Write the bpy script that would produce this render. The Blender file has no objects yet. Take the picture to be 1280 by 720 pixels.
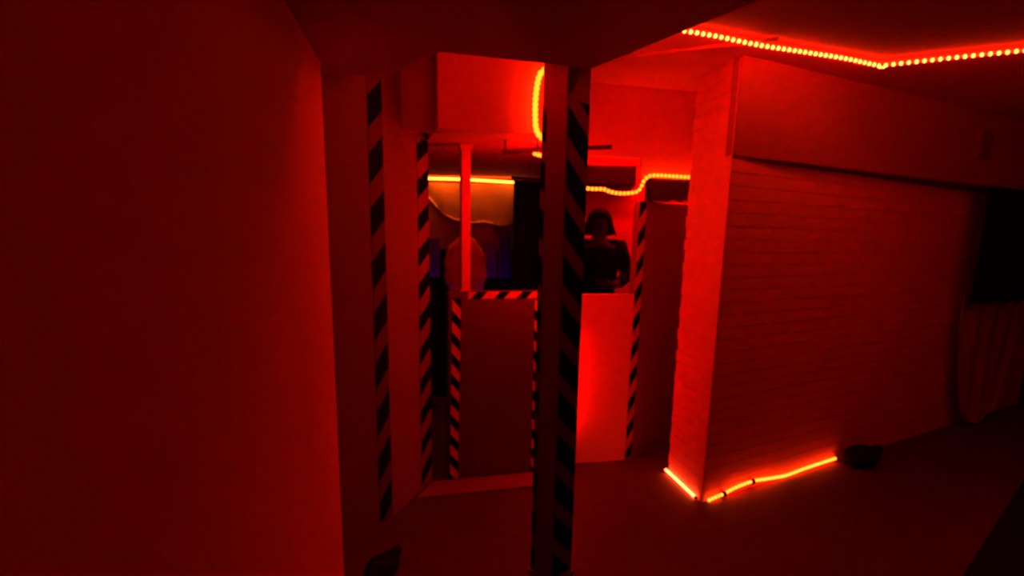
import bpy, bmesh, math, random
from math import radians, sin, cos, tan, pi
from mathutils import Vector, Matrix

random.seed(7)
S = bpy.context.scene
COL = S.collection

# ------------------------------------------------------------------ materials
def new_mat(name):
    m = bpy.data.materials.new(name)
    m.use_nodes = True
    nt = m.node_tree
    return m, nt, nt.nodes['Principled BSDF']

def surf(name, col, rough=0.7, var=0.18, scale=4.0, bump=0.15, bscale=40.0, metallic=0.0, spec=0.3):
    m, nt, b = new_mat(name)
    n = nt.nodes
    tc = n.new('ShaderNodeTexCoord')
    no = n.new('ShaderNodeTexNoise'); no.inputs['Scale'].default_value = scale; no.inputs['Detail'].default_value = 6
    nt.links.new(tc.outputs['Object'], no.inputs['Vector'])
    mx = n.new('ShaderNodeMix'); mx.data_type = 'RGBA'
    mx.inputs[6].default_value = (*[c * (1 - var) for c in col], 1)
    mx.inputs[7].default_value = (*[min(1, c * (1 + var)) for c in col], 1)
    nt.links.new(no.outputs['Fac'], mx.inputs[0])
    nt.links.new(mx.outputs[2], b.inputs['Base Color'])
    n2 = n.new('ShaderNodeTexNoise'); n2.inputs['Scale'].default_value = bscale
    nt.links.new(tc.outputs['Object'], n2.inputs['Vector'])
    bp = n.new('ShaderNodeBump'); bp.inputs['Strength'].default_value = bump; bp.inputs['Distance'].default_value = 0.01
    nt.links.new(n2.outputs['Fac'], bp.inputs['Height'])
    nt.links.new(bp.outputs['Normal'], b.inputs['Normal'])
    b.inputs['Roughness'].default_value = rough
    b.inputs['Metallic'].default_value = metallic
    b.inputs['Specular IOR Level'].default_value = spec
    return m

def emit(name, col, strength):
    m, nt, b = new_mat(name)
    b.inputs['Base Color'].default_value = (*col, 1)
    b.inputs['Roughness'].default_value = 0.4
    b.inputs['Emission Color'].default_value = (*col, 1)
    b.inputs['Emission Strength'].default_value = strength
    return m

def tape_mat(name, period, slant, duty=0.5, phase=0.0, axis='Z', light=(0.62, 0.2, 0.16)):
    """black diagonal bars on pale tape; local z (or x) runs along the tape"""
    m, nt, b = new_mat(name)
    n = nt.nodes
    tc = n.new('ShaderNodeTexCoord'); sp = n.new('ShaderNodeSeparateXYZ')
    nt.links.new(tc.outputs['Object'], sp.inputs[0])
    along, across = ('Z', 'X') if axis == 'Z' else ('X', 'Z')
    k = n.new('ShaderNodeMath'); k.operation = 'MULTIPLY_ADD'
    nt.links.new(sp.outputs[across], k.inputs[0]); k.inputs[1].default_value = slant
    nt.links.new(sp.outputs[along], k.inputs[2])
    d = n.new('ShaderNodeMath'); d.operation = 'MULTIPLY_ADD'
    nt.links.new(k.outputs[0], d.inputs[0]); d.inputs[1].default_value = 1 / period; d.inputs[2].default_value = phase
    f = n.new('ShaderNodeMath'); f.operation = 'FRACT'; nt.links.new(d.outputs[0], f.inputs[0])
    c = n.new('ShaderNodeMath'); c.operation = 'LESS_THAN'; nt.links.new(f.outputs[0], c.inputs[0]); c.inputs[1].default_value = duty
    mx = n.new('ShaderNodeMix'); mx.data_type = 'RGBA'
    mx.inputs[6].default_value = (*light, 1); mx.inputs[7].default_value = (0.003, 0.002, 0.002, 1)
    nt.links.new(c.outputs[0], mx.inputs[0]); nt.links.new(mx.outputs[2], b.inputs['Base Color'])
    b.inputs['Roughness'].default_value = 0.85
    b.inputs['Specular IOR Level'].default_value = 0.05
    return m

M = {}
M['plaster'] = surf('painted plaster', (0.75, 0.26, 0.21), 0.85, 0.06, 1.6, 0.08, 60)
M['left_board'] = surf('left wall paint', (0.75, 0.26, 0.21), 0.85, 0.06, 1.2, 0.06, 60)
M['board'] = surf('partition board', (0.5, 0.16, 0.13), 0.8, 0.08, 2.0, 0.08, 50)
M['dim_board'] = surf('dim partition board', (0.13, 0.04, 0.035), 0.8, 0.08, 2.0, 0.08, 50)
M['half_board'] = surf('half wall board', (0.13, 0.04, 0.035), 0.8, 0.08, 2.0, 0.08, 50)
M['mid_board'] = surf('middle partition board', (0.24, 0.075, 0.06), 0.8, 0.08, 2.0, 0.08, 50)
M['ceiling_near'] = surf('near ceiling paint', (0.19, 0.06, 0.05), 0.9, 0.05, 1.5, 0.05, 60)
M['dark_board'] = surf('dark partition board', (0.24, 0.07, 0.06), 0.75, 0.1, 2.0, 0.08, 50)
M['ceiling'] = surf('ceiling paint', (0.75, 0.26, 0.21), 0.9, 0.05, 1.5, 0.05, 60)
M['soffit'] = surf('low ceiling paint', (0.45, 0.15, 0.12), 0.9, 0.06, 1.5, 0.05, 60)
M['floor'] = surf('concrete floor', (0.085, 0.03, 0.026), 0.7, 0.2, 2.5, 0.2, 25)
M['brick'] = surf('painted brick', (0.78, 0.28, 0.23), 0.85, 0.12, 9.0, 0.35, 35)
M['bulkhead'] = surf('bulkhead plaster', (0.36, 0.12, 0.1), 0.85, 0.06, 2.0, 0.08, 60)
M['post'] = surf('post paint', (0.13, 0.04, 0.035), 0.5, 0.12, 6.0, 0.1, 40)
M['red_post'] = surf('bright post paint', (0.7, 0.12, 0.1), 0.6, 0.06, 6.0, 0.05, 40)
M['black'] = surf('black casing', (0.014, 0.008, 0.008), 0.35, 0.2, 8.0, 0.05, 60, spec=0.5)
M['black_cloth'] = surf('black cloth', (0.012, 0.007, 0.008), 0.95, 0.3, 12.0, 0.3, 90, spec=0.1)
M['coat'] = surf('black coat cloth', (0.007, 0.003, 0.003), 0.95, 0.25, 12.0, 0.3, 90, spec=0.1)
M['hair'] = surf('dark hair', (0.012, 0.005, 0.004), 0.8, 0.3, 30.0, 0.5, 120, spec=0.15)
M['skin'] = surf('skin', (0.05, 0.022, 0.018), 0.7, 0.08, 12.0, 0.05, 60, spec=0.15)
M['tarp'] = surf('glossy tarpaulin', (0.34, 0.3, 0.14), 0.28, 0.35, 5.0, 0.6, 10, spec=0.6)
M['blue_cloth'] = surf('blue violet cloth', (0.12, 0.07, 0.7), 0.8, 0.25, 9.0, 0.3, 60)
M['bundle'] = surf('pink bundle cloth', (0.8, 0.13, 0.05), 0.6, 0.15, 8.0, 0.3, 30)
M['far_wall'] = surf('far room wall', (0.4, 0.3, 0.16), 0.85, 0.12, 3.0, 0.1, 40)
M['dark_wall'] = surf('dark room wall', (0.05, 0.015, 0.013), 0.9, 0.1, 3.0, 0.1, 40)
M['pale_cloth'] = surf('pale cloth', (0.42, 0.14, 0.12), 0.9, 0.12, 6.0, 0.2, 50)
M['pipe'] = surf('dark pipe paint', (0.06, 0.015, 0.013), 0.5, 0.15, 10.0, 0.1, 40)
M['rubber'] = surf('black rubber', (0.008, 0.005, 0.005), 0.8, 0.2, 20.0, 0.4, 80, spec=0.1)
M['sack'] = surf('black sack cloth', (0.01, 0.006, 0.006), 0.9, 0.3, 10.0, 0.4, 40, spec=0.1)
M['lit_floor'] = surf('floor light band', (0.26, 0.085, 0.07), 0.75, 0.15, 6.0, 0.15, 30)
M['clip'] = surf('dark plastic clip', (0.03, 0.006, 0.006), 0.6, 0.1, 10.0, 0.05, 40)
M['batten'] = surf('pale batten', (0.7, 0.2, 0.16), 0.6, 0.06, 10.0, 0.05, 40)

RED = (1.0, 0.0006, 0.0003)

# ------------------------------------------------------------------ mesh helpers
def obj(name, bm, m, parent=None, smooth=False):
    me = bpy.data.meshes.new(name)
    bmesh.ops.recalc_face_normals(bm, faces=bm.faces[:])
    if smooth:
        for f in bm.faces: f.smooth = True
    bm.to_mesh(me); bm.free()
    me.materials.append(m)
    o = bpy.data.objects.new(name, me); COL.objects.link(o)
    if parent: o.parent = parent
    return o

def thing(name, label, cat, loc=(0, 0, 0), rz=0.0, group=None):
    o = bpy.data.objects.new(name, None); COL.objects.link(o)
    o.location = loc; o.rotation_euler = (0, 0, rz); o.empty_display_size = 0.1
    o['label'] = label; o['category'] = cat
    if group: o['group'] = group
    return o

def tag(o, label, cat, group=None):
    o['label'] = label; o['category'] = cat
    if group: o['group'] = group
    return o

def struct(name, bm, m):
    o = obj(name, bm, m); o['kind'] = 'structure'
    return o

def prism(bm, poly, z0, z1):
    lo = [bm.verts.new((x, y, z0)) for x, y in poly]
    hi = [bm.verts.new((x, y, z1)) for x, y in poly]
    n = len(poly)
    bm.faces.new(lo[::-1]); bm.faces.new(hi)
    for i in range(n):
        bm.faces.new((lo[i], lo[(i + 1) % n], hi[(i + 1) % n], hi[i]))
    return bm

def box(bm, x0, x1, y0, y1, z0, z1):
    return prism(bm, [(x0, y0), (x1, y0), (x1, y1), (x0, y1)], z0, z1)

def bevel(bm, w, seg=2):
    bmesh.ops.bevel(bm, geom=bm.edges[:], offset=w, segments=seg, affect='EDGES', profile=0.5)
    return bm

def rbox(x0, x1, y0, y1, z0, z1, w=0.006, seg=2):
    return bevel(box(bmesh.new(), x0, x1, y0, y1, z0, z1), w, seg)

def slab_wall(a, b, t, z0, z1, w=0.0):
    """upright board along a -> b, thickness t away from the viewer side (left of a->b)"""
    a, b = Vector(a), Vector(b); d = (b - a).normalized(); n = Vector((-d.y, d.x)) * t
    bm = prism(bmesh.new(), [a[:], b[:], (b + n)[:], (a + n)[:]], z0, z1)
    if w: bevel(bm, w)
    return bm

def tube(bm, pts, r, n=8, rfun=None):
    pts = [Vector(p) for p in pts]; rings = []
    for i, p in enumerate(pts):
        t = (pts[min(i + 1, len(pts) - 1)] - pts[max(i - 1, 0)]).normalized()
        up = Vector((0, 0, 1)) if abs(t.z) < 0.9 else Vector((0, 1, 0))
        s = t.cross(up).normalized(); u = s.cross(t)
        rr = rfun(i / (len(pts) - 1)) if rfun else r
        rings.append([bm.verts.new(p + (s * cos(2 * pi * k / n) + u * sin(2 * pi * k / n)) * rr) for k in range(n)])
    for a, b in zip(rings, rings[1:]):
        for k in range(n):
            bm.faces.new((a[k], a[(k + 1) % n], b[(k + 1) % n], b[k]))
    bm.faces.new(rings[0][::-1]); bm.faces.new(rings[-1])
    return bm

def resample(pts, step):
    pts = [Vector(p) for p in pts]; out = [pts[0].copy()]; acc = 0.0
    for a, b in zip(pts, pts[1:]):
        L = (b - a).length; pos = step - acc
        while pos <= L + 1e-9:
            out.append(a.lerp(b, pos / L)); pos += step
        acc = L - (pos - step)
    return out

def spline(pts, per=8):
    P = [Vector(p) for p in pts]; P = [P[0] * 2 - P[1]] + P + [P[-1] * 2 - P[-2]]; out = []
    for i in range(1, len(P) - 2):
        for k in range(per):
            t = k / per; a, b, c, d = P[i - 1:i + 3]
            out.append(0.5 * ((2 * b) + (c - a) * t + (2 * a - 5 * b + 4 * c - d) * t * t + (3 * b - a - 3 * c + d) * t ** 3))
    out.append(P[-2]); return out

def ball(bm, c, r, sc=(1, 1, 1), seg=12, rings=8, rot=None):
    v = bmesh.ops.create_uvsphere(bm, u_segments=seg, v_segments=rings, radius=r)['verts']
    for w in v:
        q = Vector((w.co.x * sc[0], w.co.y * sc[1], w.co.z * sc[2]))
        if rot: q = rot @ q
        w.co = q + Vector(c)
    return bm

def cloth(w, h, fold=0.03, nf=5, nx=40, nz=24, thick=0.006, shape=None, wob=0.3, seed=0):
    """hanging sheet with folds: local x across from 0 to w, z from 0 (bottom) to h; closed and thin"""
    rnd = random.Random(seed); ph = [rnd.uniform(0, 6.28) for _ in range(4)]
    bm = bmesh.new(); F = []; B = []
    for j in range(nz + 1):
        v = j / nz; fr = []; br = []
        for i in range(nx + 1):
            u = i / nx; x, z = u * w, v * h
            if shape: x, z = shape(u, v)
            y = fold * (1 - 0.6 * v) * sin(2 * pi * nf * u + ph[0] + wob * sin(4 * v + ph[1])) + 0.4 * fold * sin(2 * pi * nf * 0.43 * u + ph[2] + 2 * v)
            fr.append(bm.verts.new((x, y, z))); br.append(bm.verts.new((x, y + thick, z)))
        F.append(fr); B.append(br)
    for j in range(nz):
        for i in range(nx):
            bm.faces.new((F[j][i], F[j][i + 1], F[j + 1][i + 1], F[j + 1][i]))
            bm.faces.new((B[j][i], B[j + 1][i], B[j + 1][i + 1], B[j][i + 1]))
    for i in range(nx):
        bm.faces.new((F[0][i], B[0][i], B[0][i + 1], F[0][i + 1])); bm.faces.new((F[nz][i], F[nz][i + 1], B[nz][i + 1], B[nz][i]))
    for j in range(nz):
        bm.faces.new((F[j][0], F[j + 1][0], B[j + 1][0], B[j][0])); bm.faces.new((F[j][nx], B[j][nx], B[j + 1][nx], F[j + 1][nx]))
    return bm

def hazard_tape(parent, base, ang, width, length, mat, horizontal=False, tilt=0.0):
    """a strip of striped tape on a panel; base is the lower left corner in world space, ang the heading of its width"""
    bm = bmesh.new()
    if horizontal: box(bm, 0, length, -0.0025, 0, 0, width)
    else: box(bm, 0, width, -0.0025, 0, 0, length)
    o = obj('hazard_tape', bm, mat, parent)
    o.location = Vector(base) - parent.location
    o.rotation_euler = (0, tilt, ang)
    o['label'] = 'black and pale diagonal striped hazard tape'
    return o

def heading(a, b): return math.atan2(b[1] - a[1], b[0] - a[0])

# ------------------------------------------------------------------ the setting
struct('floor', box(bmesh.new(), -2.2, 6.4, -2.2, 8.2, -0.12, 0.0), M['floor'])

# raised ceiling near the viewer and the lower one beyond its stepped edge
ZC = 2.60
TRAY = [(-2.2, 2.47), (0.867, 3.98), (2.052, 4.565), (2.624, 4.201), (6.4, 1.8)]
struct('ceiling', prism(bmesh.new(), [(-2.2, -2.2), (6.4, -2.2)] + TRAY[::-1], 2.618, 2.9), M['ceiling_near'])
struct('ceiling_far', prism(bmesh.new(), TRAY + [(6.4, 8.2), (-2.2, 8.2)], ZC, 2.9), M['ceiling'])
# low dark ceiling over the viewer, its corner on the post
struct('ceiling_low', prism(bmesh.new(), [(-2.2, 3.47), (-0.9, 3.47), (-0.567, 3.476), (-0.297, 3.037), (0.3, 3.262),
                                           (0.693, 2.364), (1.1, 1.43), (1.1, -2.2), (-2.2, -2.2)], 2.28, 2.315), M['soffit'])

AL, AR = (-0.28, -1.0), (-0.80, 3.24)
struct('wall_left', prism(bmesh.new(), [(-0.28, -1.0), (-0.80, 3.24), (-1.0, 3.24), (-1.0, -1.0)], 0, 2.28), M['left_board'])
struct('wall_rear', box(bmesh.new(), -2.2, 6.4, -2.4, -2.2, 0, 2.9), M['plaster'])
struct('wall_outer_left', box(bmesh.new(), -2.4, -2.2, -2.4, 8.2, 0, 2.9), M['dark_wall'])
struct('wall_right', box(bmesh.new(), 6.4, 6.6, -2.4, 8.2, 0, 2.9), M['dark_wall'])
struct('wall_outer_back', box(bmesh.new(), -2.4, 6.6, 8.2, 8.4, 0, 2.9), M['dark_wall'])

# header board of the bay, the low ceiling behind it and its side
BH0, BH1 = (-0.415, 4.117), (0.40, 4.36)
struct('trim_1', slab_wall(BH0, BH1, 0.05, 2.16, ZC), M['plaster'])
struct('ceiling_bay', prism(bmesh.new(), [(-0.415, 4.14), (0.39, 4.38), (0.39, 7.6), (-2.2, 7.6), (-2.2, 5.4), (-0.6, 5.0)], 2.17, 2.3), M['ceiling'])
struct('trim_7', box(bmesh.new(), -0.72, -0.40, 4.33, 4.38, 2.17, ZC), M['board'])
struct('trim_2', box(bmesh.new(), 0.37, 0.40, 4.40, 5.15, 2.16, ZC), M['plaster'])

# jamb between the two half walls, headers over the opening
D0, D1 = Vector((-0.423, 4.772)), Vector((0.165, 4.985))
F0, F1 = Vector((0.449, 5.196)), Vector((0.86, 5.322))
struct('trim_3', prism(bmesh.new(), [(0.255, 5.018), F0[:], (0.42, 5.26), (0.24, 5.09)], 0, 2.17), M['board'])
E0, E1 = Vector((0.86, 5.322)), Vector((1.75, 6.35))
Hd = (F1 - F0).normalized()
H1 = F1 + Hd * 1.1
struct('trim_4', slab_wall(F0[:], F1[:], 0.06, 2.155, ZC), M['plaster'])
struct('trim_5', slab_wall(F1[:], H1[:], 0.06, 2.03, ZC), M['plaster'])

# walls of the rooms behind the half walls
struct('wall_divider', box(bmesh.new(), 0.34, 0.42, 5.28, 7.6, 0, ZC), M['dark_wall'])
struct('wall_back', box(bmesh.new(), 0.42, 2.6, 7.35, 7.5, 0, ZC), M['plaster'])
struct('wall_far', box(bmesh.new(), -2.2, 0.34, 7.6, 7.75, 0, 2.3), M['far_wall'])

# ------------------------------------------------------------------ brick wall with courses
BC = Vector((1.219, 4.411)); BL = Vector((1.131, 5.04)); BF = BC + Vector((1.238, 0.965)).normalized() * 5.3
bd = (BF - BC).normalized(); bn = Vector((-bd.y, bd.x)); ld = (BL - BC).normalized(); ln = Vector((ld.y, -ld.x))
bm = bmesh.new()
zc = 0.0; k = 0; hc = 0.074
while zc < ZC - 0.02:
    e = 0.012 if k % 2 else -0.004
    g = random.uniform(-0.0012, 0.0012)
    top = min(ZC, zc + hc - 0.004)
    a = BC - bn * (0.002 + g); b = BF - bn * (0.002 + g)
    q = BL + ld * (e + random.uniform(-0.006, 0.006)) - ln * g
    c1 = BC + Vector((-0.003, -0.003)) * (1 + g * 100)
    prism(bm, [c1[:], b[:], (b + bn * 0.3)[:], (BL + bd * 0.25 + ld * 0.1)[:], q[:]], zc, top)
    zc += hc; k += 1
# mortar core
m0 = BC + bn * 0.004 + ld * 0.008
prism(bm, [m0[:], (BF + bn * 0.003)[:], (BF + bn * 0.25)[:], (BL + bd * 0.2)[:], (BL - ld * 0.012 + bd * 0.008)[:]], 0, ZC - 0.001)
struct('wall_brick', bm, M['brick'])

# bulkhead above the brick, standing out a little further towards its far end
b0 = BC + bd * 0.001; b1 = BC + bd * 5.2
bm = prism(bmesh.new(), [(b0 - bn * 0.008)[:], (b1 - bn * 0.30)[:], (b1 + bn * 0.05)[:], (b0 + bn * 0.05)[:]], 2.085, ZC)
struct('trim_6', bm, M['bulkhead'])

# ------------------------------------------------------------------ partitions with hazard tape
TP = {}
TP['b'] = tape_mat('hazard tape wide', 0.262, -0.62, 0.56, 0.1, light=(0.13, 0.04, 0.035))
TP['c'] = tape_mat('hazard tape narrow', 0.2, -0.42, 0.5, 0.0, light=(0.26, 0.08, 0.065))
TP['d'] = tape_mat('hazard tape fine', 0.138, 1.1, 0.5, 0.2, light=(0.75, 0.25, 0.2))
TP['h'] = tape_mat('hazard tape level', 0.158, -1.0, 0.45, 0.9, axis='X', light=(0.8, 0.28, 0.22))
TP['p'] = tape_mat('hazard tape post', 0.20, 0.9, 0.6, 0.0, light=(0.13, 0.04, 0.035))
TP['e'] = tape_mat('hazard tape side', 0.20, -0.9, 0.5, 0.3)

def panel(label, a, b, t, z0, z1, mat, name='partition_panel'):
    a, b = Vector(a), Vector(b)
    mid = (a + b) / 2
    p = thing(name, label, 'partition', (mid.x, mid.y, z0))
    bm = slab_wall((a - mid)[:], (b - mid)[:], t, 0, z1 - z0, 0.004)
    obj('board', bm, mat, p)
    return p

# panel after the plain left wall, tape down its far edge
Bq0, Bq1 = (-0.90, 3.262), (-0.690, 4.00)
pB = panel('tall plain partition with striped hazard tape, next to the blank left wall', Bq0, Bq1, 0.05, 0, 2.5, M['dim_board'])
hB = heading(Bq0, Bq1); dB = Vector((cos(hB), sin(hB)))
pt = Vector(Bq1) - dB * 0.16
nB = Vector((sin(hB), -cos(hB))) * 0.001
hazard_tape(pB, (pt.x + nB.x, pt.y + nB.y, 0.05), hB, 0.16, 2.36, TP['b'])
Cq0, Cq1 = (-0.705, 4.02), (-0.545, 4.755)
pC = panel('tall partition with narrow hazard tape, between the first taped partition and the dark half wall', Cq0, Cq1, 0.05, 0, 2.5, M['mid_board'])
hC = heading(Cq0, Cq1); dC = Vector((cos(hC), sin(hC))); nC = Vector((sin(hC), -cos(hC))) * 0.001
pt = Vector(Cq1) - dC * 0.2
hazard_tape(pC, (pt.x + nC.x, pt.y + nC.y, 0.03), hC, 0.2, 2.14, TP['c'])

# half wall with taped edges
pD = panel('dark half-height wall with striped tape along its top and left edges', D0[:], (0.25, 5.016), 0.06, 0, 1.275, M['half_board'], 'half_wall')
hD = heading(D0, D1); dD = Vector((cos(hD), sin(hD))); nD = Vector((sin(hD), -cos(hD))) * 0.001
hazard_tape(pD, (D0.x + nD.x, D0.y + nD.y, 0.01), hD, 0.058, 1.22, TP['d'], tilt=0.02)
pt = D0 + dD * 0.13
hazard_tape(pD, (pt.x + nD.x, pt.y + nD.y, 1.225), hD, 0.045, 0.49, TP['h'], True)
pt = D1 - dD * 0.03
hazard_tape(pD, (pt.x + nD.x, pt.y + nD.y, 0.01), hD, 0.03, 1.22, TP['d'])

th = obj('lit_floor_strip', bevel(prism(bmesh.new(), [(-0.60, 4.37), (0.20, 4.67), (0.165, 4.955), (-0.53, 4.70)], 0.0, 0.014), 0.004), M['lit_floor'])  # band of light on the floor put into colour as a pale strip
tag(th, 'flat pale strip painting the band of light on the floor along the foot of the dark half wall', 'lit floor strip')

pF = panel('plain half-height wall glowing red beside the post, person standing behind it', F0[:], F1[:], 0.06, 0, 1.228, M['plaster'], 'half_wall')
obj('capping', bevel(slab_wall((F0 - (F0 + F1) / 2 - Vector((0, .004)))[:], (F1 - (F0 + F1) / 2 - Vector((0, .004)))[:], 0.068, 1.228, 1.240), 0.003), M['plaster'], pF)

pE = panel('dim partition with hazard tape on its near edge, beside the brick wall', E0[:], E1[:], 0.05, 0, 1.88, M['dark_board'])
hE = heading(E0, E1); nE = Vector((sin(hE), -cos(hE))) * 0.001
hazard_tape(pE, (E0.x + nE.x, E0.y + nE.y, 0.02), hE, 0.085, 1.85, TP['e'])

# the post in the middle
PC = Vector((0.206, 3.36)); rz = radians(43)
post = thing('support_post', 'square dark red post with black chevron tape, holding the low ceiling corner', 'post', (PC.x, PC.y, 0), rz)
s = 0.072
obj('shaft', rbox(-s, s, -s, s, 0, ZC, 0.006), M['post'], post)
obj('base_plate', rbox(-s - .015, s + .015, -s - .015, s + .015, 0, 0.012, 0.003), M['post'], post)
def post_tape(x, y, rot, w):
    o = obj('hazard_tape', box(bmesh.new(), 0, w, -0.0025, 0, 0, 2.14), TP['p'], post)
    o.location = (x, y, 0.02); o.rotation_euler = (0, 0, rot); o['label'] = 'black diagonal bars on the post'
    return o
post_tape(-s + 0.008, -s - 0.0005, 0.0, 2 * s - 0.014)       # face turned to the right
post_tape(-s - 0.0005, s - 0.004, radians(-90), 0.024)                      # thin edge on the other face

# thin bright post standing on the dark half wall
tp = thing('thin_post', 'thin bright red upright post standing on the striped half wall', 'post', (-0.322, 4.845, 1.275), hD)
obj('shaft', rbox(-0.03, 0.03, -0.022, 0.022, 0.008, 0.87, 0.004), M['red_post'], tp)
obj('foot', rbox(-0.04, 0.04, -0.028, 0.028, 0, 0.012, 0.003), M['red_post'], tp)
obj('bracket', rbox(-0.04, 0.04, -0.028, 0.028, 0.862, 0.89, 0.003), M['red_post'], tp)

# ------------------------------------------------------------------ rope lights
BEAD = {}
def bead_mesh(r, mat):
    key = (round(r, 4), mat.name)
    if key not in BEAD:
        bm = bmesh.new(); ball(bm, (0, 0, 0), r, (1, 1, 1), 10, 6)
        for f in bm.faces: f.smooth = True
        me = bpy.data.meshes.new('bead'); bm.to_mesh(me); bm.free(); me.materials.append(mat); BEAD[key] = me
    return BEAD[key]

def rope_light(label, pts, r, tube_mat, bead_mat=None, step=0.03, bead_r=0.009, off=(0, 0, 0), group='red rope lights', smooth=True):
    pts = [Vector(p) for p in pts]
    base = pts[0].copy()
    t = thing('rope_light', label, 'rope light', base[:], 0, group)
    path = spline([p - base for p in pts], 8) if smooth else [p - base for p in pts]
    obj('tube', tube(bmesh.new(), path, r, 8), tube_mat, t, True)
    for end, nx in ((path[0], path[1]), (path[-1], path[-2])):
        d = (end - nx).normalized()
        obj('end_cap', tube(bmesh.new(), [end - d * 0.004, end + d * 0.012], r * 1.15, 8), M['clip'], t)
    if bead_mat:
        me = bead_mesh(bead_r, bead_mat)
        for p in resample(path, step)[:100]:
            o = bpy.data.objects.new('bead', me); COL.objects.link(o); o.parent = t; o.location = p + Vector(off)
    return t

E_TRAY = emit('red rope glow ceiling', RED, 95)
E_BAY = emit('red rope glow bay', RED, 120)
E_BACK = emit('red rope glow back', RED, 62)
E_FLOOR = emit('red rope glow floor', RED, 40)
E_JAMB = emit('red rope glow jamb', RED, 52)
BD_W = emit('amber diode', (1.0, 0.2, 0.025), 9.0)
BD_F = emit('gold diode', (1.0, 0.17, 0.012), 6.0)
BD_Y = emit('yellow diode', (1.0, 0.16, 0.006), 5.0)
BD_P = emit('pink diode', (1.0, 0.09, 0.05), 6.0)
E_WARM = emit('warm rope glow', (1.0, 0.1, 0.006), 30)
E_LIP = emit('red rope glow lip', RED, 150)
E_EDGE = emit('red rope glow edge', RED, 60)
E_ROOM = emit('red rope glow room', RED, 230)
BD_WARM = emit('warm diode', (1.0, 0.16, 0.012), 16)
E_BAR = emit('amber light bar', (1.0, 0.075, 0.018), 20)

def off_pl(p, d): return (p[0] + d[0], p[1] + d[1])
# along the stepped ceiling edge, top right
v1 = (Vector(TRAY[2]) - Vector(TRAY[1])).normalized(); v2 = (Vector(TRAY[3]) - Vector(TRAY[2])).normalized()
n1 = Vector((v1.y, -v1.x)) * 0.035; n2 = Vector((v2.y, -v2.x)) * 0.035
q0 = Vector(TRAY[1]) - v1 * 0.25 + n1; q1 = Vector(TRAY[2]) - v1 * 0.02 + n1; q2 = Vector(TRAY[2]) + n1 + n2 + v2 * 0.02; q3 = Vector(TRAY[3]) + v2 * 2.2 + n2
def lerp(a, b, t): return a + (b - a) * t
pts = [(*lerp(q0, q1, i / 5)[:], 2.585 + 0.004 * sin(i * 2.1)) for i in range(6)]
pts += [(*lerp(q2, q3, i / 5)[:], 2.583 + 0.005 * sin(i * 1.7)) for i in range(6)]
rope_light('long beaded rope light along the stepped ceiling edge above the brick wall', pts, 0.006, E_TRAY, BD_W, 0.038, 0.0105, (0, -0.004, -0.003))
# continuation of that run towards the viewer's right (outside the photograph)
# bay: hanging over the header board and down beside the post
bo = Vector((0.0, -0.018, 0))
pts = [(0.26, 4.29, 2.485), (0.175, 4.265, 2.485), (0.118, 4.25, 2.455), (0.097, 4.245, 2.36), (0.095, 4.244, 2.24), (0.108, 4.248, 2.165), (0.16, 4.30, 2.12), (0.22, 4.45, 2.06), (0.26, 4.58, 1.95), (0.265, 4.6, 1.7), (0.265, 4.6, 1.38)]
by = rope_light('thick yellow-glowing rope light hanging down the header board beside the post', pts, 0.013, E_BAY, BD_Y, 0.026, 0.0165, (0, -0.006, 0))
pts = [(0.108, 4.72, 2.11), (0.15, 4.73, 2.10), (0.20, 4.74, 2.10), (0.25, 4.76, 2.11)]
sy = rope_light('short yellow rope light end on the low ceiling behind the post', pts, 0.010, E_BAY, BD_Y, 0.022, 0.013, (0, -0.004, -0.002))
# swag across the person's opening, jogging up along the header of the dim partition
fn = Vector((Hd.y, -Hd.x)) * 0.02
def fp(px, z): p = F0 + Hd * px + fn; return (p.x, p.y, z)
pts = [fp(-0.06, 1.955), fp(0.04, 1.942), fp(0.14, 1.942), fp(0.19, 1.928), fp(0.25, 1.920), fp(0.32, 1.922), fp(0.39, 1.934), fp(0.42, 1.965), fp(0.44, 2.010), fp(0.48, 2.040), fp(0.53, 2.046), fp(0.68, 2.045), fp(0.88, 2.043)]
rope_light('sagging rope light over the standing person, stepping up along the header', pts, 0.007, E_BACK, BD_Y, 0.03, 0.0125, (0, -0.004, 0))
# behind the post, down the jamb between the half walls
pts = [(0.40, 5.10, 0.28), (0.40, 5.10, 0.5), (0.395, 5.10, 0.75), (0.40, 5.10, 0.95)]
rope_light('rope light running down the jamb behind the post', pts, 0.010, E_JAMB, BD_P, 0.05, 0.011, (0, -0.003, 0))
pts = [(0.55, 6.95, ZC - 0.04), (1.0, 6.95, ZC - 0.045), (1.5, 6.95, ZC - 0.04), (2.1, 6.95, ZC - 0.04)]
rope_light('red rope light along the ceiling of the small room behind the person', pts, 0.010, E_ROOM, BD_P, 0.05, 0.011, (0, -0.003, 0))
# stuck to the outer faces of the low ceiling's edge, above the post
pts = [(-0.27, 3.085, 2.32), (-0.1, 3.16, 2.32), (0.07, 3.231, 2.32)]
rope_light('rope light along the edge of the low ceiling facing the header board', pts, 0.009, E_LIP, BD_W, 0.05, 0.0095, (0, 0.003, 0))
pts = [(0.36, 3.19, 2.32), (0.47, 2.95, 2.32), (0.58, 2.70, 2.32), (0.67, 2.50, 2.32)]
rope_light('rope light along the edge of the low ceiling facing the brick wall', pts, 0.009, E_EDGE, BD_W, 0.05, 0.0095, (0.003, 0, 0))
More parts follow.
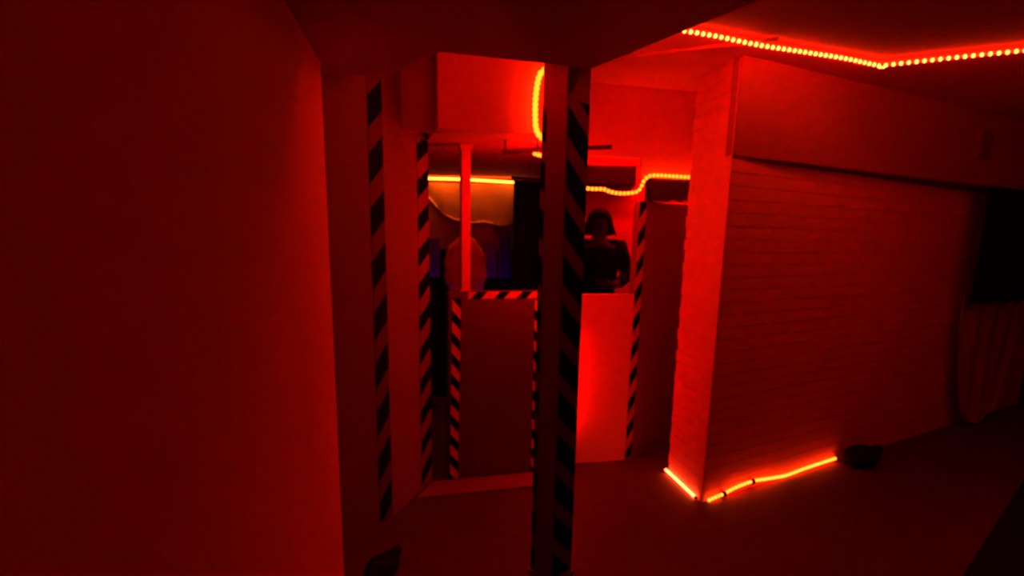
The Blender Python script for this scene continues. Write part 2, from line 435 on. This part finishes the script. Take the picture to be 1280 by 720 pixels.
# foot of the brick wall
lo = Vector((-0.02, -0.012))
a = BC + ld * 0.06 + lo; b = BL + lo
rope_light('straight glowing light bar along the short foot of the brick corner', [(a.x, a.y, 0.016), (b.x, b.y, 0.022)], 0.010, E_BAR, None, smooth=False)
ro = -bn * 0.022
def rp(t, z): p = BC + bd * t + ro; return (p.x, p.y, z)
pts = [rp(0.05, 0.013), rp(0.19, 0.024), rp(0.34, 0.044), rp(0.52, 0.050), rp(0.72, 0.032), rp(0.92, 0.017), rp(1.2, 0.026), rp(1.58, 0.030)]
fr = rope_light('wavy beaded rope light along the long foot of the brick wall', pts, 0.007, E_FLOOR, BD_F, 0.031, 0.0118, (-0.003, -0.006, 0.002))
for t_, z_ in ((0.19, 0.024), (0.50, 0.050)):
    c = Vector(rp(t_, z_)) - Vector(pts[0])
    d3 = Vector((bd.x, bd.y, 0))
    obj('clip', tube(bmesh.new(), [c - d3 * 0.014, c + d3 * 0.014], 0.022, 8), M['clip'], fr)
def cord(rope, a, b):
    q = rope.location
    obj('power_cord', tube(bmesh.new(), [Vector(a) - q, (Vector(a) + Vector(b)) / 2 + Vector((0.008, 0.01, 0)) - q, Vector(b) - q], 0.004, 6), M['clip'], rope)
cord(by, (0.265, 4.6, 1.38), (0.265, 4.6, 0.004))
cord(sy, (0.25, 4.76, 2.11), (0.25, 4.76, 0.004))
# far room
pts = [(-1.0, 7.34, 2.150), (-0.6, 7.34, 2.150), (-0.3, 7.34, 2.140), (-0.05, 7.34, 2.130), (0.05, 7.34, 2.125)]
wy = rope_light('warm yellow rope light along the top of the far room', pts, 0.009, E_WARM, BD_WARM, 0.035, 0.0125, (0, -0.004, 0), group=None)

cord(wy, (0.05, 7.34, 2.125), (0.06, 7.36, 0.004))
# ------------------------------------------------------------------ far room contents
t = obj('hanging_tarp', cloth(0.98, 0.55, 0.03, 3, 48, 30, 0.004, seed=3,
        shape=lambda u, v: (u * 0.98, 0.57 * v + (1 - v) * (0.50 - 0.28 * min(1, u / 0.32) ** 0.7 - 0.07 * max(0, u - 0.4) + 0.012 * sin(u * 23)))), M['tarp'])
t.location = (-0.90, 7.46, 1.55)
def hem_pt(u):
    return (u * 0.98, -0.02, 0.50 - 0.28 * min(1, u / 0.32) ** 0.7 - 0.07 * max(0, u - 0.4) + 0.012 * sin(u * 23))
M['hem'] = surf('hem highlight', (0.8, 0.75, 0.7), 0.15, 0.3, 14.0, 0.5, 22, spec=0.9)  # pale colour paints in the highlights along the tarp's lower edge
obj('hem', tube(bmesh.new(), [hem_pt(i / 40) for i in range(1, 29)], 0.012, 8, lambda q: 0.009 + 0.006 * sin(q * 31) ** 2), M['hem'], t, True)
tag(t, 'shiny orange-brown tarpaulin hanging under the warm rope light', 'tarpaulin')
c = thing('curtain', 'large black curtain beside the orange tarpaulin, left of the post', 'curtain', (-0.02, 6.35, 0.02), radians(38))
obj('cloth', cloth(0.52, 2.06, 0.02, 4, 40, 20, 0.006, seed=5), M['black_cloth'], c)
obj('rail', tube(bmesh.new(), [(-0.02, 0.003, 2.075), (0.54, 0.003, 2.075)], 0.012, 8), M['pipe'], c)
for i, (x, w, h, lab) in enumerate([(-0.84, 0.11, 0.36, 'narrow blue-violet cloth hanging at the dark left end of the far room'),
                                    (-0.30, 0.12, 0.34, 'blue-violet cloth hanging between the thin post and the black curtain'),
                                    (-0.16, 0.12, 0.40, 'blue-violet cloth hanging against the edge of the black curtain')]):
    o = obj('hanging_cloth', cloth(w, h, 0.012, 2, 16, 12, 0.005, seed=11 + i), M['blue_cloth'])
    o.location = (x, 7.25, 1.24); tag(o, lab, 'cloth', 'blue cloths in the far room')
# rounded pink bundle hung below the tarpaulin
bd_t = thing('hanging_bundle', 'rounded pinkish cloth bundle hanging below the tarpaulin behind the thin post', 'bundle', (-0.47, 7.12, 1.02))
bm = bmesh.new()
ball(bm, (0, 0, 0.30), 0.24, (0.85, 0.5, 1.3), 24, 16)
for v in bm.verts:
    v.co.x += 0.012 * sin(v.co.z * 40 + v.co.x * 20); v.co.y += 0.01 * sin(v.co.x * 50)
obj('body', bm, M['bundle'], bd_t, True)
obj('tie', tube(bmesh.new(), [(0, 0, 0.58), (0, 0, 0.64), (0.01, 0.0, 1.148)], 0.014, 8), M['bundle'], bd_t)
bk = obj('dark_sheet', cloth(1.3, 1.5, 0.02, 5, 40, 12, 0.006, seed=8), M['black_cloth'])
bk.location = (-1.05, 7.50, 0.0)
tag(bk, 'black sheet hanging low along the back of the far room', 'sheet')

# ------------------------------------------------------------------ ceiling pipe with hangers
pp = thing('ceiling_pipe', 'thin dark pipe slung under the low bay ceiling, crossing behind the post', 'pipe', (0, 4.62, 2.10))
obj('pipe_run', tube(bmesh.new(), [(-0.085, 0, 0.0), (0.2, 0, 0.025), (0.36, 0, 0.03), (0.56, 0.0, 0.04)], 0.013, 10), M['pipe'], pp)
for x in (-0.07, 0.12, 0.33):
    obj('hanger', tube(bmesh.new(), [(x, 0, 0.0), (x, 0, 0.075)], 0.006, 6), M['pipe'], pp)

# ------------------------------------------------------------------ dark wall boxes
def casing(name, label, x0, x1, y0, y1, z0, z1, rz=0, loc=None, group=None):
    cx, cy = (x0 + x1) / 2, (y0 + y1) / 2
    t = thing(name, label, 'box', loc or (cx, cy, z0), rz, group)
    w, d, h = (x1 - x0) / 2, (y1 - y0) / 2, z1 - z0
    obj('casing', rbox(-w, w, -d, d, 0, h, 0.008), M['black'], t)
    obj('front_panel', rbox(-w + .02, w - .02, -d - 0.006, -d + .002, 0.02, h - 0.02, 0.002), M['black'], t)
    return t
casing('wall_box', 'long black box high on the red wall behind the person', 0.52, 1.115, 7.19, 7.35, 2.10, 2.29)
eb = casing('wall_box', 'black box under the stepped-up rope light, above the dim partition', 0, 0.36, 0, 0.10, 0, 0.155, hD * 0.8,
            (1.092, 5.44, 1.88))
for x in (0.0, 0.10):
    obj('highlight_strip', rbox(x - .03, x + .02, -0.0585, -0.052, 0.0, 0.006, 0.001), M['batten'], eb)  # pale strips painted in as highlights on the box's lower edge
nb = -bn * 0.165
vc = BC + bd * 2.9
sv = thing('vent_box', 'small dim square vent on the bulkhead above the brick wall', 'vent', (vc.x + nb.x * 1.08, vc.y + nb.y * 1.08, 2.27), heading(BC, BF))
obj('frame', rbox(-0.10, 0.10, -0.012, 0.03, 0, 0.2, 0.004), M['dark_board'], sv)
for i in range(5):
    obj('slat', rbox(-0.08, 0.08, -0.02, -0.008, 0.022 + i * 0.035, 0.034 + i * 0.035, 0.002), M['dark_board'], sv)

# pale batten on the low ceiling, a bright line ahead of the rope light
bt = obj('ceiling_batten', tube(bmesh.new(), [(0.43, 4.62, ZC - 0.004), (0.83, 4.33, ZC - 0.004), (1.30, 4.06, ZC - 0.004)], 0.011, 8), M['batten'])
tag(bt, 'thin pale conduit across the ceiling between post and rope light', 'conduit')

# ------------------------------------------------------------------ right side: black cloth, pale sheet, sack, mat
p0 = BC + bd * 3.05 - bn * 0.22
bc = obj('curtain', cloth(1.9, 0.92, 0.025, 6, 48, 16, 0.006, seed=21), M['black_cloth'])
bc.location = (p0.x, p0.y, 1.16); bc.rotation_euler = (0, 0, heading(BC, BF))
tag(bc, 'black curtain hanging from the bulkhead at the dark right end', 'curtain')
def sheet(u, v):
    w = 1.45
    half = (0.5 * w) * (0.42 + 0.58 * min(1, v * 1.3) ** 0.6)
    return (w / 2 + (u - 0.5) * 2 * half, 1.2 * v + 0.10 * (1 - v) * (2 * u - 1) ** 2)
p1 = BC + bd * 3.12 - bn * 0.14
ps = obj('hanging_sheet', cloth(1.45, 1.2, 0.02, 4, 40, 24, 0.006, sheet, seed=23), M['pale_cloth'])
ps.location = (p1.x, p1.y, 0.02); ps.rotation_euler = (0, 0, heading(BC, BF))
tag(ps, 'dim pale sheet tapering to the floor below the black curtain', 'sheet')

bm = bmesh.new(); ball(bm, (0, 0, 0.075), 0.15, (1.25, 0.8, 0.5), 24, 14)
for v in bm.verts:
    v.co.x += 0.012 * sin(v.co.y * 45); v.co.z = max(0.0, v.co.z + 0.012 * sin(v.co.x * 40 + v.co.y * 25))
sk = thing('sack', 'small black sack slumped on the floor at the end of the floor rope light', 'sack', (2.62, 5.27, 0), heading(BC, BF), 'black sacks')
obj('body', bm, M['sack'], sk, True)
obj('neck', tube(bmesh.new(), [(0.12, 0, 0.08), (0.2, 0.01, 0.10), (0.25, 0.0, 0.085)], 0.03, 10, lambda t: 0.05 - 0.02 * sin(pi * t) - 0.005 * t), M['sack'], sk, True)
s2 = sk.copy(); COL.objects.link(s2); s2.location = (-0.62, 3.27, 0); s2.rotation_euler = (0, 0, radians(76)); s2.scale = (0.75, 0.6, 0.7)
s2['label'] = 'small black sack on the floor at the foot of the left taped partition'
for ch in list(sk.children):
    c2 = ch.copy(); COL.objects.link(c2); c2.parent = s2
bm = prism(bmesh.new(), [(2.25, 3.35), (3.72, 5.05), (5.6, 4.4), (4.2, 2.4)], 0.0, 0.012)
mt = obj('floor_mat', bevel(bm, 0.004), M['rubber'])
tag(mt, 'black rubber mat on the dark floor at the right', 'mat')

# ------------------------------------------------------------------ person behind the half wall
def skin_body(name, joints, edges, mat, parent, sub=2, root=0):
    me = bpy.data.meshes.new(name)
    names = list(joints)
    me.from_pydata([joints[n][0] for n in names], [(names.index(a), names.index(b)) for a, b in edges], [])
    o = bpy.data.objects.new(name, me); COL.objects.link(o)
    md = o.modifiers.new('skin', 'SKIN'); md.use_smooth_shade = True
    for i, n in enumerate(names):
        r = joints[n][1]; r = (r, r) if not isinstance(r, tuple) else r
        me.skin_vertices[0].data[i].radius = r
        me.skin_vertices[0].data[i].use_root = (i == root)
    sb = o.modifiers.new('sub', 'SUBSURF'); sb.levels = sub; sb.render_levels = sub
    dg = bpy.context.evaluated_depsgraph_get()
    m2 = bpy.data.meshes.new_from_object(o.evaluated_get(dg)); m2.name = name
    bpy.data.objects.remove(o)
    m2.materials.clear(); m2.materials.append(mat)
    for p in m2.polygons: p.use_smooth = True
    r = bpy.data.objects.new(name, m2); COL.objects.link(r); r.parent = parent
    return r

pr = thing('person', 'person in a dark coat standing behind the half wall, one elbow out', 'person', (0.745, 6.75, 0), radians(4))
pr.scale = (1.03, 1.03, 1.02)
J = {
 'pelvis': ((0, 0, 0.98), (0.155, 0.105)), 'waist': ((0, 0, 1.14), (0.14, 0.095)), 'chest': ((0, 0, 1.36), (0.165, 0.11)),
 'upper': ((0, 0.0, 1.50), (0.13, 0.085)), 'neck': ((0, 0, 1.60), 0.055), 'skull': ((0, -0.012, 1.70), (0.075, 0.088)), 'crown': ((0, 0.0, 1.79), (0.062, 0.075)),
 'sh_r': ((0.185, 0, 1.52), 0.06), 'el_r': ((0.245, -0.02, 1.27), 0.05), 'wr_r': ((0.11, -0.20, 1.20), 0.034), 'pa_r': ((0.05, -0.235, 1.21), (0.036, 0.02)),
 'sh_l': ((-0.185, 0, 1.52), 0.06), 'el_l': ((-0.255, 0.01, 1.25), 0.05), 'wr_l': ((-0.235, -0.10, 1.02), 0.034), 'pa_l': ((-0.23, -0.12, 0.95), (0.036, 0.02)),
 'hip_r': ((0.095, 0, 0.90), 0.095), 'kn_r': ((0.105, -0.01, 0.50), 0.062), 'an_r': ((0.11, 0.02, 0.09), 0.042), 'to_r': ((0.125, -0.13, 0.04), (0.042, 0.035)),
 'hip_l': ((-0.095, 0, 0.90), 0.095), 'kn_l': ((-0.105, -0.01, 0.50), 0.062), 'an_l': ((-0.11, 0.02, 0.09), 0.042), 'to_l': ((-0.125, -0.13, 0.04), (0.042, 0.035)),
}
Ed = [('pelvis', 'waist'), ('waist', 'chest'), ('chest', 'upper'), ('upper', 'neck'), ('neck', 'skull'), ('skull', 'crown'),
      ('upper', 'sh_r'), ('sh_r', 'el_r'), ('el_r', 'wr_r'), ('wr_r', 'pa_r'), ('upper', 'sh_l'), ('sh_l', 'el_l'), ('el_l', 'wr_l'), ('wr_l', 'pa_l'),
      ('pelvis', 'hip_r'), ('hip_r', 'kn_r'), ('kn_r', 'an_r'), ('an_r', 'to_r'), ('pelvis', 'hip_l'), ('hip_l', 'kn_l'), ('kn_l', 'an_l'), ('an_l', 'to_l')]
fing = {'r': ((0.05, -0.235, 1.21), Vector((-1, -0.25, 0.15)), Vector((0.1, -0.2, 1))), 'l': ((-0.23, -0.12, 0.95), Vector((0.05, -0.25, -1)), Vector((0.25, -1, 0)))}
for sd, (p, d, sp) in fing.items():
    d.normalize(); sp.normalize(); p = Vector(p); curl = d.cross(sp).normalized() * (1 if sd == 'r' else -1)
    for i, L in enumerate((0.064, 0.074, 0.070, 0.054)):
        b = p + sp * (0.024 - i * 0.016)
        k1 = b + d * (0.045); k2 = k1 + d * L * 0.5 + curl * 0.008; k3 = k2 + d * L * 0.42 + curl * 0.022
        for j, (q, r) in enumerate(((k1, 0.0095), (k2, 0.0088), (k3, 0.0075))):
            J[f'f{sd}{i}{j}'] = (q[:], r)
        Ed += [(f'pa_{sd}', f'f{sd}{i}0'), (f'f{sd}{i}0', f'f{sd}{i}1'), (f'f{sd}{i}1', f'f{sd}{i}2')]
    t1 = p + sp * 0.035 + d * 0.01; t2 = t1 + sp * 0.022 + d * 0.03; 
    J[f'f{sd}t0'] = (t1[:], 0.012); J[f'f{sd}t1'] = (t2[:], 0.0095)
    Ed += [(f'pa_{sd}', f'f{sd}t0'), (f'f{sd}t0', f'f{sd}t1')]
skin_body('body', J, Ed, M['skin'], pr)
# face: nose, ears, eyes, mouth
bm = bmesh.new(); ball(bm, (0, -0.100, 1.70), 0.016, (0.8, 1.1, 1.7), 10, 8); ball(bm, (0.078, 0, 1.70), 0.024, (0.4, 0.8, 1.3), 10, 8); ball(bm, (-0.078, 0, 1.70), 0.024, (0.4, 0.8, 1.3), 10, 8)
obj('face_features', bm, M['skin'], pr, True)
bm = bmesh.new()
for x in (-0.03, 0.03): ball(bm, (x, -0.088, 1.722), 0.011, (1.1, 0.7, 0.7), 10, 8)
obj('eyes', bm, M['hair'], pr, True)
bm = bmesh.new(); ball(bm, (0, -0.092, 1.655), 0.022, (1.1, 0.4, 0.35), 12, 8); obj('mouth', bm, M['skin'], pr, True)
# bell shaped shoulder-length hair, open at the face
bm = bmesh.new(); prof = [(0.002, 1.85), (0.045, 1.842), (0.082, 1.818), (0.104, 1.775), (0.116, 1.73), (0.130, 1.69), (0.146, 1.65), (0.138, 1.628)]
rings = []
N = 28
for (r, z) in prof:
    ring = []
    for k in range(N):
        a = 2 * pi * k / N
        x, y = r * cos(a), r * 0.95 * sin(a)
        if z < 1.77 and y < -0.03: y = -0.03 - (y + 0.03) * -0.15
        lowq = max(0.0, (1.76 - z) / 0.14); wv = 1 + 0.07 * lowq * sin(9 * a + z * 25)
        ring.append(bm.verts.new((x * wv + 0.003 * sin(5 * a + z * 30), y * wv + 0.008, z + 0.006 * sin(7 * a) + 0.014 * lowq * sin(11 * a + 1))))
    rings.append(ring)
for a_, b_ in zip(rings, rings[1:]):
    for k in range(N): bm.faces.new((a_[k], a_[(k + 1) % N], b_[(k + 1) % N], b_[k]))
bm.faces.new(rings[0]); bm.faces.new(rings[-1][::-1])
obj('hair', bm, M['hair'], pr, True)
# coat: torso and sleeves, one garment
JC = {
 'hem': ((0, 0, 0.80), (0.20, 0.15)), 'w0': ((0, 0, 0.98), (0.185, 0.135)), 'w': ((0, 0, 1.15), (0.168, 0.12)), 'c': ((0, 0, 1.36), (0.182, 0.128)), 'u': ((0, 0, 1.505), (0.16, 0.10)), 'n': ((0, 0.005, 1.565), (0.075, 0.07)),
 'sr': ((0.19, 0, 1.525), 0.082), 'er': ((0.262, -0.02, 1.28), 0.066), 'fr': ((0.145, -0.165, 1.207), 0.050),
 'sl': ((-0.19, 0, 1.525), 0.082), 'el': ((-0.262, 0.01, 1.25), 0.064), 'fl': ((-0.24, -0.08, 1.06), 0.048)}
EC = [('hem', 'w0'), ('w0', 'w'), ('w', 'c'), ('c', 'u'), ('u', 'n'), ('u', 'sr'), ('sr', 'er'), ('er', 'fr'), ('u', 'sl'), ('sl', 'el'), ('el', 'fl')]
skin_body('coat', JC, EC, M['coat'], pr, root=3)
JT = {'p': ((0, 0, 0.95), (0.165, 0.118)), 'hr': ((0.097, 0, 0.86), 0.108), 'kr': ((0.106, -0.01, 0.5), 0.078), 'ar': ((0.11, 0.015, 0.10), 0.062),
      'hl': ((-0.097, 0, 0.86), 0.108), 'kl': ((-0.106, -0.01, 0.5), 0.078), 'al': ((-0.11, 0.015, 0.10), 0.062)}
skin_body('trousers', JT, [('p', 'hr'), ('hr', 'kr'), ('kr', 'ar'), ('p', 'hl'), ('hl', 'kl'), ('kl', 'al')], M['coat'], pr)
for sx in (-1, 1):
    bm = bmesh.new(); ball(bm, (sx * 0.12, -0.06, 0.045), 0.05, (1.0, 2.7, 0.9), 16, 10)
    for v in bm.verts: v.co.z = max(0.0, v.co.z)
    obj('shoe', bm, M['black'], pr, True)

M['blue_fill'] = emit('added blue light', (0.12, 0.06, 1.0), 7)  # unseen blue lamps added to light the cloths in the far room
for x, y, lab in ((-0.14, 7.03, 'unseen blue lamp added to light the cloths by the black curtain'), (-0.80, 7.03, 'unseen blue lamp added to light the dark left end of the far room')):
    lp = thing('added_lamp', lab, 'lamp', (x, y, 0), 0, 'added blue lamps in the far room')
    obj('base', tube(bmesh.new(), [(0, 0, 0), (0, 0, 0.02)], 0.07, 16), M['black'], lp)
    obj('pole', tube(bmesh.new(), [(0, 0, 0.02), (0, 0, 1.0)], 0.008, 8), M['black'], lp)
    obj('shade', tube(bmesh.new(), [(0, -0.03, 0.98), (0, -0.03, 1.10)], 0.045, 12), M['black'], lp)
    obj('bulb', ball(bmesh.new(), (0, 0.04, 1.05), 0.022), M['blue_fill'], lp, True)

# ------------------------------------------------------------------ world, camera
w = bpy.data.worlds.new('World'); S.world = w; w.use_nodes = True
w.node_tree.nodes['Background'].inputs[0].default_value = (0, 0, 0, 1)
w.node_tree.nodes['Background'].inputs[1].default_value = 0.0

FPX = 914.0; PITCH = radians(15); ROLL = radians(1.0)
cam = bpy.data.cameras.new('Camera'); co = bpy.data.objects.new('Camera', cam); COL.objects.link(co)
cam.sensor_fit = 'HORIZONTAL'; cam.sensor_width = 36.0; cam.lens = 36.0 * FPX / 1280
ypp = 300 + FPX * tan(PITCH)
cam.shift_y = (ypp - 360) / 1280
Fw = Vector((0, cos(PITCH), -sin(PITCH))); Up = Vector((0, sin(PITCH), cos(PITCH))); Rt = Vector((1, 0, 0))
R2 = Rt * cos(ROLL) + Up * sin(ROLL); U2 = Up * cos(ROLL) - Rt * sin(ROLL)
co.matrix_world = Matrix(((R2.x, U2.x, -Fw.x, 0), (R2.y, U2.y, -Fw.y, 0), (R2.z, U2.z, -Fw.z, 1.6), (0, 0, 0, 1)))
cam.clip_start = 0.02
cam.dof.use_dof = True; cam.dof.focus_distance = 1.0; cam.dof.aperture_fstop = 6.5
S.camera = co

S.view_settings.view_transform = 'Standard'; S.view_settings.look = 'None'
S.view_settings.exposure = 0.0; S.view_settings.gamma = 1.0; S.view_settings.use_curve_mapping = False
S.cycles.use_denoising = True
S.cycles.max_bounces = 8
